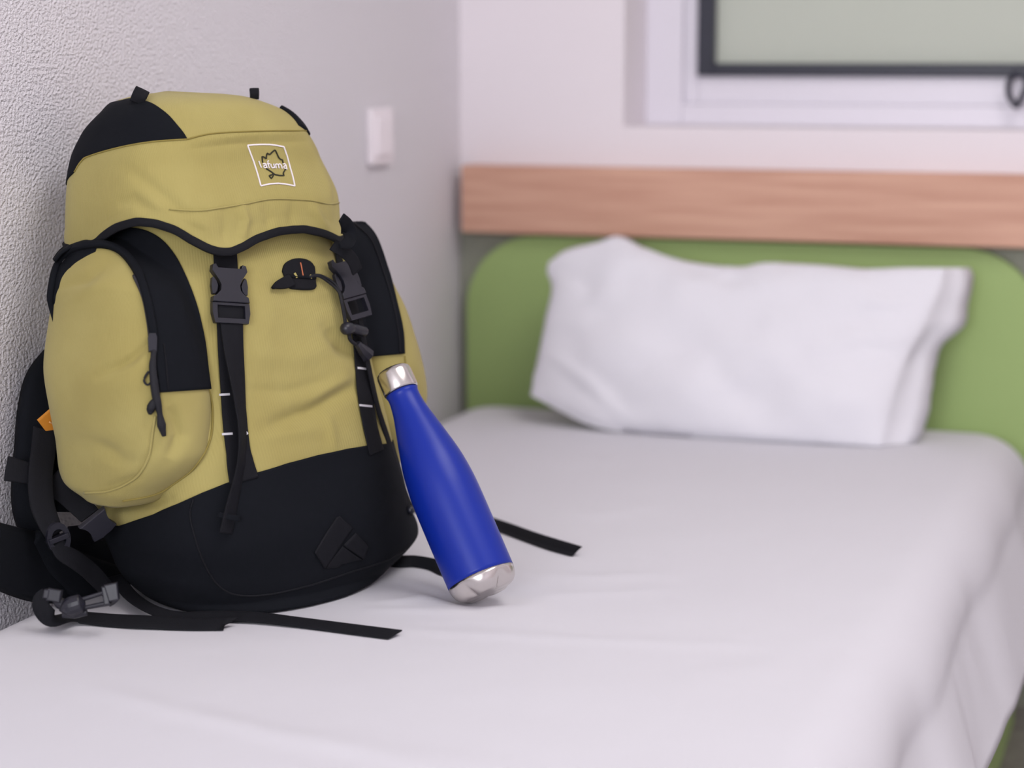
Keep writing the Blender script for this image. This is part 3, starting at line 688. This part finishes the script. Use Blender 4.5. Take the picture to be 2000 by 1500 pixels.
lines('logo_lettering', lettering, [lid], 2.2, .0011, 'print_white', LIDO, label='white embroidered word lafuma')
# tab beside the lid and strap to the far buckle
P = A([unp(666, 424, 2.15), unp(676, 440, 2.165), unp(681, 458, 2.17), unp(678, 474, 2.155), unp(662, 481, 2.14)]); strap('side_tab', P, unit(-FW+RT*.5), [.010, .016, .018, .014, .006], .002, 'black', LIDO, n=30)

# ---- front straps
def buckle(name, c, X, Y, Z, wd, ln, parent, male=True):
    """side-release buckle, width wd, length ln, centre c"""
    X, Y, Z = unit(X), unit(Y), unit(Z); fr = (c, X, Y, Z); bm = bmesh.new(); a, b = wd/2, ln/2
    # receiver with its waisted sides
    R = [(-.90, 1.0), (-.72, 1.03), (-.66, .86), (.66, .86), (.72, 1.03), (.90, 1.0), (.96, .80), (.80, .66), (.58, .50), (.46, .32), (.50, .12), (.70, -.02), (.96, -.08), (1.0, -.26), (-1.0, -.26), (-.96, -.08), (-.70, -.02), (-.50, .12), (-.46, .32), (-.58, .50), (-.80, .66), (-.96, .80)]
    poly_prism(bm, [(x*a, y*b) for x, y in R], .0005, .0078, fr, bev=.0009)
    for s_ in (-1, 1):  # the spring arms that show in the waists
        Q = [(.93, .56), (.84, .60), (.72, .46), (.62, .30), (.68, .12), (.82, .0), (.95, .02), (.99, .30)]
        Q = [(s_*x*a, y*b) for x, y in Q]; Q = Q if s_ < 0 else Q[::-1]
        poly_prism(bm, Q, .001, .0058, fr, bev=.0007)
    # lower frame with the webbing slot
    Oo = [(-1.0, -.28), (1.0, -.28), (1.02, -.62), (.90, -.96), (-.90, -.96), (-1.02, -.62)]; H = [(-.74, -.36), (.74, -.36), (.75, -.58), (.74, -.80), (-.74, -.80), (-.75, -.58)]
    poly_prism(bm, [(x*a, y*b) for x, y in Oo][::-1], .0005, .0062, fr, bev=0, hole=[(x*a, y*b) for x, y in H][::-1])
    bmesh.ops.recalc_face_normals(bm, faces=bm.faces)
    o = mk_bm(name, bm, 'plastic', parent, label='dark grey plastic side release buckle'); return o
FS = [body]
P, Nn = px_path([(438, 494), (440, 530), (443, 580), (446, 640), (450, 720), (454, 780), (460, 850), (468, 905), (476, 940)], FS, off=.0012, n=40)
sA = strap('lid_strap', P[:9], Nn[:9], .0265, .0018, 'web', pack, n=30)
sB = strap('front_strap', P[5:], Nn[5:], [.0265]*(len(P[5:])-5)+[.028, .029, .030, .031, .032], .0016, 'web', pack, n=80)
ib = 9; c = px_path([(443, 580), (443, 582)], FS, n=3, off=.003)
bc, bn = c[0][0], c[1][0]; up_ = unit(P[4]-P[16]); xx = unit(np.cross(up_, bn)); bn2 = np.cross(xx, up_)
px_per = 4000/float((bc-CAM)@FW)
strap('strap_wrap', *[q_[2:-2] for q_ in px_path([(445, 578), (446, 600), (447, 634)], FS, n=14, off=.0022)], .0325, .0035, 'web', sA, n=16)
buckle('buckle', bc, xx, up_, bn2, 66/px_per/abs(xx@RT)*1.0, 118/px_per, sA)
def tacks(pxs, parent, L_=[body]):
    for a, b in pxs: lines('bar_tack', [[a, b]], L_, 4.2, .0034, 'white_thread', parent)
tacks([((426, 771), (446, 770)), ((433, 849), (452, 848)), ((476, 843), (481, 849))], sB)
# loose tail hanging from the front buckle
P, Nn = px_path([(447, 632), (450, 680), (456, 740), (462, 800), (466, 850), (464, 900), (456, 950), (446, 1000), (438, 1040)], FS, n=40, off=.0055, smoothn=10)
T = unit(np.gradient(P, axis=0)); side = np.cross(T, Nn); tw = np.interp(np.arange(40), [0, 8, 18, 28, 39], [0, .35, .75, .85, .7])
N2 = Nn*np.cos(tw)[:, None]-side*np.sin(tw)[:, None]
st = strap('strap_tail', P+Nn*.004*np.sin(tw)[:, None], N2, np.interp(np.arange(40), [0, 12, 20, 39], [.025, .024, .021, .018]), .0017, 'web', pack, n=90, label='loose black strap end over the front')
strap('strap_keeper', A([P[36]+side[36]*.011+Nn[36]*.003, P[36]+Nn[36]*.007, P[36]-side[36]*.011+Nn[36]*.003]), Nn[36], .006, .0012, 'black', st, n=12)
# right front strap
P, Nn = px_path([(656, 482), (664, 520), (676, 570), (690, 620), (700, 670), (706, 716), (712, 780), (720, 830), (730, 872), (733, 884)], FS, off=.0012, n=44)
sC = strap('lid_strap', A([unp(650, 478, 2.17), unp(672, 492, 2.17), unp(688, 508, 2.18), unp(697, 530, 2.19)]), unit(-FW+RT*.7), .014, .0016, 'web', pack, n=24)
sD = strap('front_strap', P, Nn, .0265, .0016, 'web', pack, n=80)
hb_ = body.hit(674, 560); tq = float((hb_[2]-CAM)@FW); cR = unp(682, 566, tq-.014)
dn = unit(unp(700, 612, tq-.012)-unp(664, 512, tq-.012)); Zb = unit(-FW*.62+RT*.78-np.dot(-FW*.62+RT*.78, dn)*dn); Xb = np.cross(-dn, Zb)
buckle('buckle', cR-Zb*.002, Xb, -dn, Zb, .036, 124*tq/4000, sC)
tacks([((694, 720), (710, 722)), ((698, 793), (722, 795))], sD)
# its loose tail, seen edge on
e0 = lambda x, y, dt: unp(x, y, tq-.012+dt)
P = A([e0(700, 612, .0), e0(712, 680, .01), e0(724, 740, .015), e0(738, 800, .02), e0(757, 860, .03), e0(775, 920, .04), e0(793, 975, .05), e0(806, 1002, .055)])
tl = strap('strap_tail', P, unit(RT*.93-FW*.36), [.010, .010, .009, .009, .010, .011, .012, .011], .0016, 'web', pack, n=90, label='thin black strap end running beside the bottle')
v, f = prism_tube(smooth_path([(*e0(798, 990, .045),), (*e0(806, 1003, .045),)], 5), [.003, .0042, .0045, .004, .002], 8); mk('end_stop', v, f, 'plastic', tl)

# ---- gear tab, cord and cord lock
gear_pts = [(550, 531), (551, 522), (558, 512), (572, 507), (588, 506), (602, 511), (612, 521), (613, 538), (616, 545), (618, 556), (613, 566), (595, 567), (575, 566), (563, 563), (560, 556), (553, 545)]
top_ = [(550, 530), (554, 517), (564, 509), (577, 506), (591, 507), (603, 512), (612, 522)]
bot_ = [(562, 561), (568, 565), (578, 566), (590, 567), (600, 567), (610, 566), (616, 560)]
gt = px_patch('gear_tab', top_, bot_, [body], 26, 16, .0030, .0035, 'web', pack, sm=4, label='small black lash tab with stitched edge')
lines('tab_stitching', [[(583, 515), (585, 524), (587, 535), (588, 540)]], [body], 1.9, .0036, 'red', gt, label='red orange embroidered mark')
lines('tab_opening', [[(570, 536), (575, 545)], [(600, 540), (604, 546)]], [body], 5, .0048, 'yellow', gt)
px_patch('cord_flap', [(527, 562), (535, 552), (548, 544), (560, 538)], [(530, 565), (545, 566), (560, 564), (574, 558)], [body], 16, 10, .006, .004, 'web', gt, sm=4)
seam('tab_fold', [(556, 541), (580, 543), (612, 545)], [body], .0018, 'black', gt, off=.0035)
for dx in (0, 5):
    q = [(598, 543), (618, 540+dx*.4), (640, 550+dx*1.2), (656, 566+dx), (664-dx*.3, 590), (669-dx*.4, 615), (672-dx*.5, 636)]
    P, Nn = px_path(q, FS, n=36, off=.004, smoothn=6); P = P-FW*np.interp(np.arange(36), [0, 14, 24, 35], [0, .004, .016, .010])[:, None]; v, f = prism_tube(P, .0015, 7); cord = mk('drawcord', v, f, 'cord', gt)
cpt = lambda x, y, o_=.010: (lambda h_: h_[2]+h_[3]*o_)(body.hit(x, y))
P, Nn = px_path([(654, 640), (662, 641), (672, 643), (684, 648), (696, 652)], FS, n=20, off=.011, smoothn=8)
v, f = prism_tube(P, np.interp(np.linspace(0, 1, 20), [0, .04, .12, .25, .38, .45, .50, .95, 1], [.0005, .0045, .0066, .0072, .0062, .0046, .0056, .0056, .004]), 14); cl_ = mk('cord_lock', v, f, 'plastic', pack, label='dark grey barrel cord lock')
P, Nn = px_path([(672, 648), (674, 660), (682, 668), (690, 674)], FS, n=16, off=.008, smoothn=6); v, f = prism_tube(P, .0022, 7); mk('drawcord', v, f, 'cord', cl_)
P, Nn = px_path([(686, 668), (692, 677), (699, 687), (706, 696)], FS, n=12, off=.009, smoothn=6); v, f = prism_tube(P, np.interp(np.linspace(0, 1, 12), [0, .1, .6, .95, 1], [.003, .0044, .0072, .0085, .006]), 8); mk('cord_end', v, f, 'plastic', cl_, smooth=False)

# ---- lash patch on the bottom (diamond of folded webbing)
lp_ = px_patch('lash_patch', [(612, 1078), (632, 1044), (655, 1010), (662, 1008)], [(632, 1110), (652, 1080), (676, 1044), (687, 1031)], [body], 20, 12, .0036, .003, 'web', pack, sm=4, sharp=True)
px_patch('patch_flap', [(668, 1064), (692, 1040)], [(708, 1092), (716, 1066)], [body], 12, 10, .0036, .003, 'web', lp_, sm=4, sharp=True)
px_patch('patch_flap', [(632, 1109), (667, 1066)], [(660, 1105), (706, 1093)], [body], 12, 10, .0028, .002, 'web', lp_, sm=4, sharp=True)

# ---- shoulder strap, hip belt and their webbing, between the pack and the wall
wp = lambda x, y, d: plane(x, y, 0, d)
NX = unit(A([.75, -.66, 0]))
sh = strap('shoulder_strap', A([wp(118, 690, .012), wp(84, 742, .020), wp(70, 800, .024), wp(66, 870, .026), wp(62, 940, .028), wp(66, 1000, .03), wp(84, 1056, .032)]), NX, [.035, .040, .040, .042, .044, .044, .034], .016, 'black', pack, pad=1, n=70, label='black padded shoulder strap')
strap('strap_cover', A([wp(56, 905, .046), wp(52, 925, .047), wp(50, 945, .048)]), NX, .046, .003, 'web', sh, n=14)
strap('adjuster_strap', A([wp(88, 838, .05), wp(84, 880, .054), wp(78, 930, .060), wp(82, 985, .070), wp(96, 1024, .082), wp(108, 1044, .09)]), NX, [.026, .026, .026, .025, .022, .020], .003, 'web', sh, n=50)
lb = strap('maker_label', A([wp(88, 806, .055), wp(100, 822, .057), wp(112, 838, .059)]), NX, .022, .0012, 'orange', pack, n=10, label='small orange woven label')
for k_ in range(2):
    strap('label_print', A([wp(96+4*k_, 824-12*k_, .0575), wp(106+4*k_, 829-12*k_, .0585)]), NX, .0016, .0011, 'orange_print', lb, n=6)
# back pad just visible left of the pocket
strap('back_pad', A([wp(118, 770, .03), wp(112, 860, .035), wp(112, 930, .04), wp(112, 1000, .045)]), NX, [.05, .04, .035, .03], .012, 'black', pack, pad=1, n=40)
# adjuster buckle (round ladder lock)
cA = wp(112, 1050, .092); dA = unit(wp(120, 1082, .092)-wp(104, 1018, .092)); XA = np.cross(dA, NX); bm = bmesh.new()
ov = [(.0125*math.cos(a)*(1 if abs(math.cos(a)) < .7 else 1), .0185*math.sin(a)) for a in np.linspace(0, 2*np.pi, 16, endpoint=False)]; hl = [(x*.62, y*.60) for x, y in ov]
poly_prism(bm, ov, 0, .006, (cA, XA, -dA, NX), bev=0, hole=hl); poly_prism(bm, [(-.011, -.003), (.011, -.003), (.011, .003), (-.011, .003)], .0, .0075, (cA, XA, -dA, NX), bev=.0008)
bmesh.ops.recalc_face_normals(bm, faces=bm.faces); mk_bm('ladder_lock', bm, 'plastic', sh)
strap('adjuster_strap', A([wp(110, 1060, .092), wp(124, 1080, .098), wp(150, 1096, .106), wp(180, 1120, .112), wp(210, 1152, .120)]), unit(NX+A([0, 0, .5])), [.016, .019, .020, .020, .018], .0016, 'web', sh, n=40)
# webbing to the load strap buckle at the foot of the pocket
ls = strap('compression_strap', A([wp(98, 935, .06), wp(125, 958, .075), wp(152, 984, .095), wp(176, 1008, .112)]), unit(NX+A([0, 0, .1])), [.026, .026, .024, .022], .0016, 'web', pack, n=30)
strap('compression_strap', A([wp(128, 1046, .055), wp(160, 1048, .06), wp(200, 1046, .06)]), NX, [.02, .026, .024], .0016, 'web', pack, n=20)
cB = wp(190, 1022, .128); dB = unit(wp(208, 1042, .130)-wp(171, 1003, .122)); nB = unit(-FW+.2*RT); nB = unit(nB-(nB@dB)*dB); XB = np.cross(-dB, nB); bm = bmesh.new()
k_ = .00054
poly_prism(bm, [(x*k_, y*k_) for x, y in [(-30, 24), (30, 22), (22, 8), (20, -2), (26, -24), (10, -27), (-10, -27), (-27, -22), (-20, -2), (-20, 8)]][::-1], 0, .006, (cB, XB, -dB, nB), bev=.001)
bmesh.ops.recalc_face_normals(bm, faces=bm.faces); mk_bm('buckle', bm, 'plastic', ls, label='grey plastic buckle plate')
# hip belt fin
hipn = unit(A([.62, -.70, .35]))
hp_ = drape(strap('hip_belt', A([wp(262, 1090, .06), wp(210, 1100, .055), wp(150, 1110, .05), wp(90, 1112, .045), wp(30, 1098, .04), wp(-40, 1072, .036)]), hipn, [.05, .056, .066, .072, .070, .060], .020, 'black', pack, pad=1, n=60, label='black padded hip belt'))
drape(strap('belt_fin', A([wp(60, 1050, .050), wp(90, 1082, .056), wp(125, 1108, .062), wp(160, 1128, .07), wp(210, 1140, .078), wp(270, 1144, .085)]), unit(hipn+A([.2, -.1, .2])), [.02, .035, .045, .05, .045, .03], .010, 'black', hp_, pad=1, n=50))
# buckle of the hip belt lying at the edge of the sheet
bl_ = lambda x, y, h_=.003: (lambda q: A([q[0], q[1], bed_z(q[0], q[1])+h_]))(bedpt(x, y))
bm = bmesh.new()
def seg(bm, a, b, w1, w2, th_, nrm_):
    a, b = A(a), A(b); T = unit(b-a); nrm_ = unit(nrm_-(nrm_@T)*T); X = np.cross(T, nrm_)
    ln = np.linalg.norm(b-a); poly_prism(bm, [(-w1/2, 0), (w1/2, 0), (w2/2, ln), (-w2/2, ln)], 0, th_, (a, X, T, nrm_), bev=.0012)
tb0 = 2.02
q = lambda x, y, dt=0: unp(x, y, tb0+dt)
mtl = unit(-FW+UPV*.5)
def tub(a, b, rs_, ns=12, k=14): tube_bm(bm, A([a*(1-z_)+b*z_ for z_ in np.linspace(0, 1, k)]), np.interp(np.linspace(0, 1, k), np.linspace(0, 1, len(rs_)), rs_), ns)
seg(bm, q(110, 1150, -.012), q(106, 1174, -.012), .014, .014, .006, mtl); seg(bm, q(96, 1150, -.010), q(93, 1168, -.010), .006, .006, .008, mtl)
tub(q(108, 1170, -.006), q(128, 1186, -.012), [.004, .006, .005])
tub(q(116, 1192, -.014), q(166, 1176, -.014), [.001, .0055, .0085, .0098, .0100, .0098, .0095, .002], 16, 24)
tub(q(160, 1171, -.012), q(208, 1156, -.012), [.0022, .0022]); tub(q(160, 1188, -.012), q(212, 1178, -.012), [.0022, .0026])
seg(bm, q(205, 1144, -.018), q(211, 1180, -.018), .006, .006, .008, mtl); seg(bm, q(217, 1139, -.018), q(224, 1172, -.018), .013, .010, .009, mtl)
tub(q(212, 1180, -.012), q(228, 1168, -.012), [.003, .0035, .003])
tub(q(122, 1201, -.010), q(170, 1196, -.010), [.003, .005, .003])
bmesh.ops.recalc_face_normals(bm, faces=bm.faces); mk_bm('belt_buckle', bm, 'plastic', hp_, label='dark plastic hip belt buckle')
# webbing tails on the sheet
def lay(name, pts, hs, nrm_, wd, **k):
    P = A([bl_(x, y, h_) for (x, y), h_ in zip(pts, hs)]); return drape(strap(name, P, nrm_, wd, .0016, 'web', pack, n=110, **k))
tiltn = unit(A([.12, -.30, .93]))
lay('belt_tail', [(226, 1160), (258, 1184), (300, 1206), (350, 1211), (420, 1208), (500, 1212), (580, 1222), (680, 1235), (772, 1246)], [.022, .013, .010, .006, .005, .005, .004, .003, .002], tiltn, [.015, .015, .015, .016, .018, .018, .017, .018, .020], cut=-.003, label='long black strap end lying on the sheet towards the viewer')
P = A([q(92, 1160), q(80, 1172), q(84, 1192), q(106, 1210)]+[bl_(x, y, h_) for x, y, h_ in [(150, 1219, .006), (220, 1221, .005), (300, 1223, .005), (380, 1225, .004), (443, 1225, .004)]])
NN = A([unit(A([.3, -.9, .1]))]*3+[unit(A([.2, -.6, .7]))]+[tiltn]*5)
tl2 = strap('belt_tail', P, NN, [.014, .016, .018, .018, .020, .022, .022, .022, .022], .0016, 'web', pack, n=110, cut=-.010, label='black strap end looped round the belt buckle'); drape(tl2)
# straps coming out behind the bottle
lay('belt_tail', [(742, 1096), (775, 1104), (810, 1105), (845, 1112), (872, 1124), (900, 1133), (925, 1134)], [.004, .006, .006, .005, .005, .004, .004], unit(A([.2, -.85, .5])), [.016, .015, .014, .016, .018, .018, .018], label='black strap passing behind the bottle foot')
lay('belt_tail', [(800, 1000), (880, 1010), (940, 1024), (985, 1040), (1040, 1060), (1085, 1075), (1126, 1086)], [.004, .004, .004, .004, .004, .004, .003], unit(A([.25, -.85, .45])), [.017, .017, .017, .0185, .019, .020, .020], cut=-.003, label='black strap end reaching out right of the bottle')

# ================================================================== BOTTLE
base_px, top_px = (953, 1160), (766, 722)
tb_ = float((bedpt(950, 1158)-CAM)@FW)-.046; Bc = unp(*base_px, tb_)
lo_, hi_ = tb_, tb_+.25
TOPT = 2.19
Tc = unp(*top_px, TOPT); ax = unit(Tc-Bc); ln = np.linalg.norm(Tc-Bc); print('bottle length', ln, 'base t', tb_)
k_ = ln/481
btl = empty('water_bottle', tuple(Bc), 'slim blue steel water bottle leaning against the right side of the backpack', 'bottle')
Xa = unit(np.cross(ax, A([0, 0, 1.]))); Ya = np.cross(ax, Xa)
def lathe(name, prof, m, nseg=64, mod=None, **k):
    prof = A(prof)*k_; a = np.linspace(0, 2*np.pi, nseg, endpoint=False); n = len(prof)
    R = np.broadcast_to(prof[:, 1:2], (n, nseg)).copy()
    if mod is not None: R = mod(prof[:, 0:1]/k_, a[None], R)
    Vv = Bc+ax*prof[:, 0][:, None, None]+R[..., None]*(np.cos(a)[None, :, None]*Xa+np.sin(a)[None, :, None]*Ya)
    f = [list(q) for q in grid_faces(n, nseg, True)]+[list(range(nseg))[::-1], [(n-1)*nseg+q for q in range(nseg)]]
    o = mk(name, Vv.reshape(-1, 3), f, m, btl, **k); fix_normals(o); return o
s_, r_ = smooth_path([(34, 66.5), (120, 66.8), (200, 66.5), (240, 64.5), (280, 59.5), (320, 51), (358, 42), (390, 34.5), (415, 31.2), (428, 31.5), (431, 33)], 60).T
lathe('bottle_body', [(s_[0], 0), *zip(s_, r_), (432, 28)], 'blue', label='matt blue painted body')
LOB = 1.0
def lobes(s, a, R): return R*(1-.36*np.clip((32-s)/28, 0, 1)**1.2*(1-np.abs(np.sin(a*2.5+LOB)))**1.4)
lathe('bottle_base', [(0.3, 2), (0, 40), (1.5, 49), (5, 56), (12, 62), (20, 65), (27, 66), (34.2, 66.5), (34.4, 10)], 'steel', 80, lobes, label='bare steel foot with lobes')
lathe('neck_ring', [(429, 10), (429, 31.5), (433, 32), (433, 10)], 'cord', label='black sealing ring')
lathe('bottle_cap', [(433, 20), (433, 34), (436, 35), (470, 35), (476, 33.5), (480, 29), (482, 20), (482.4, 2)], 'steel', label='steel screw cap')
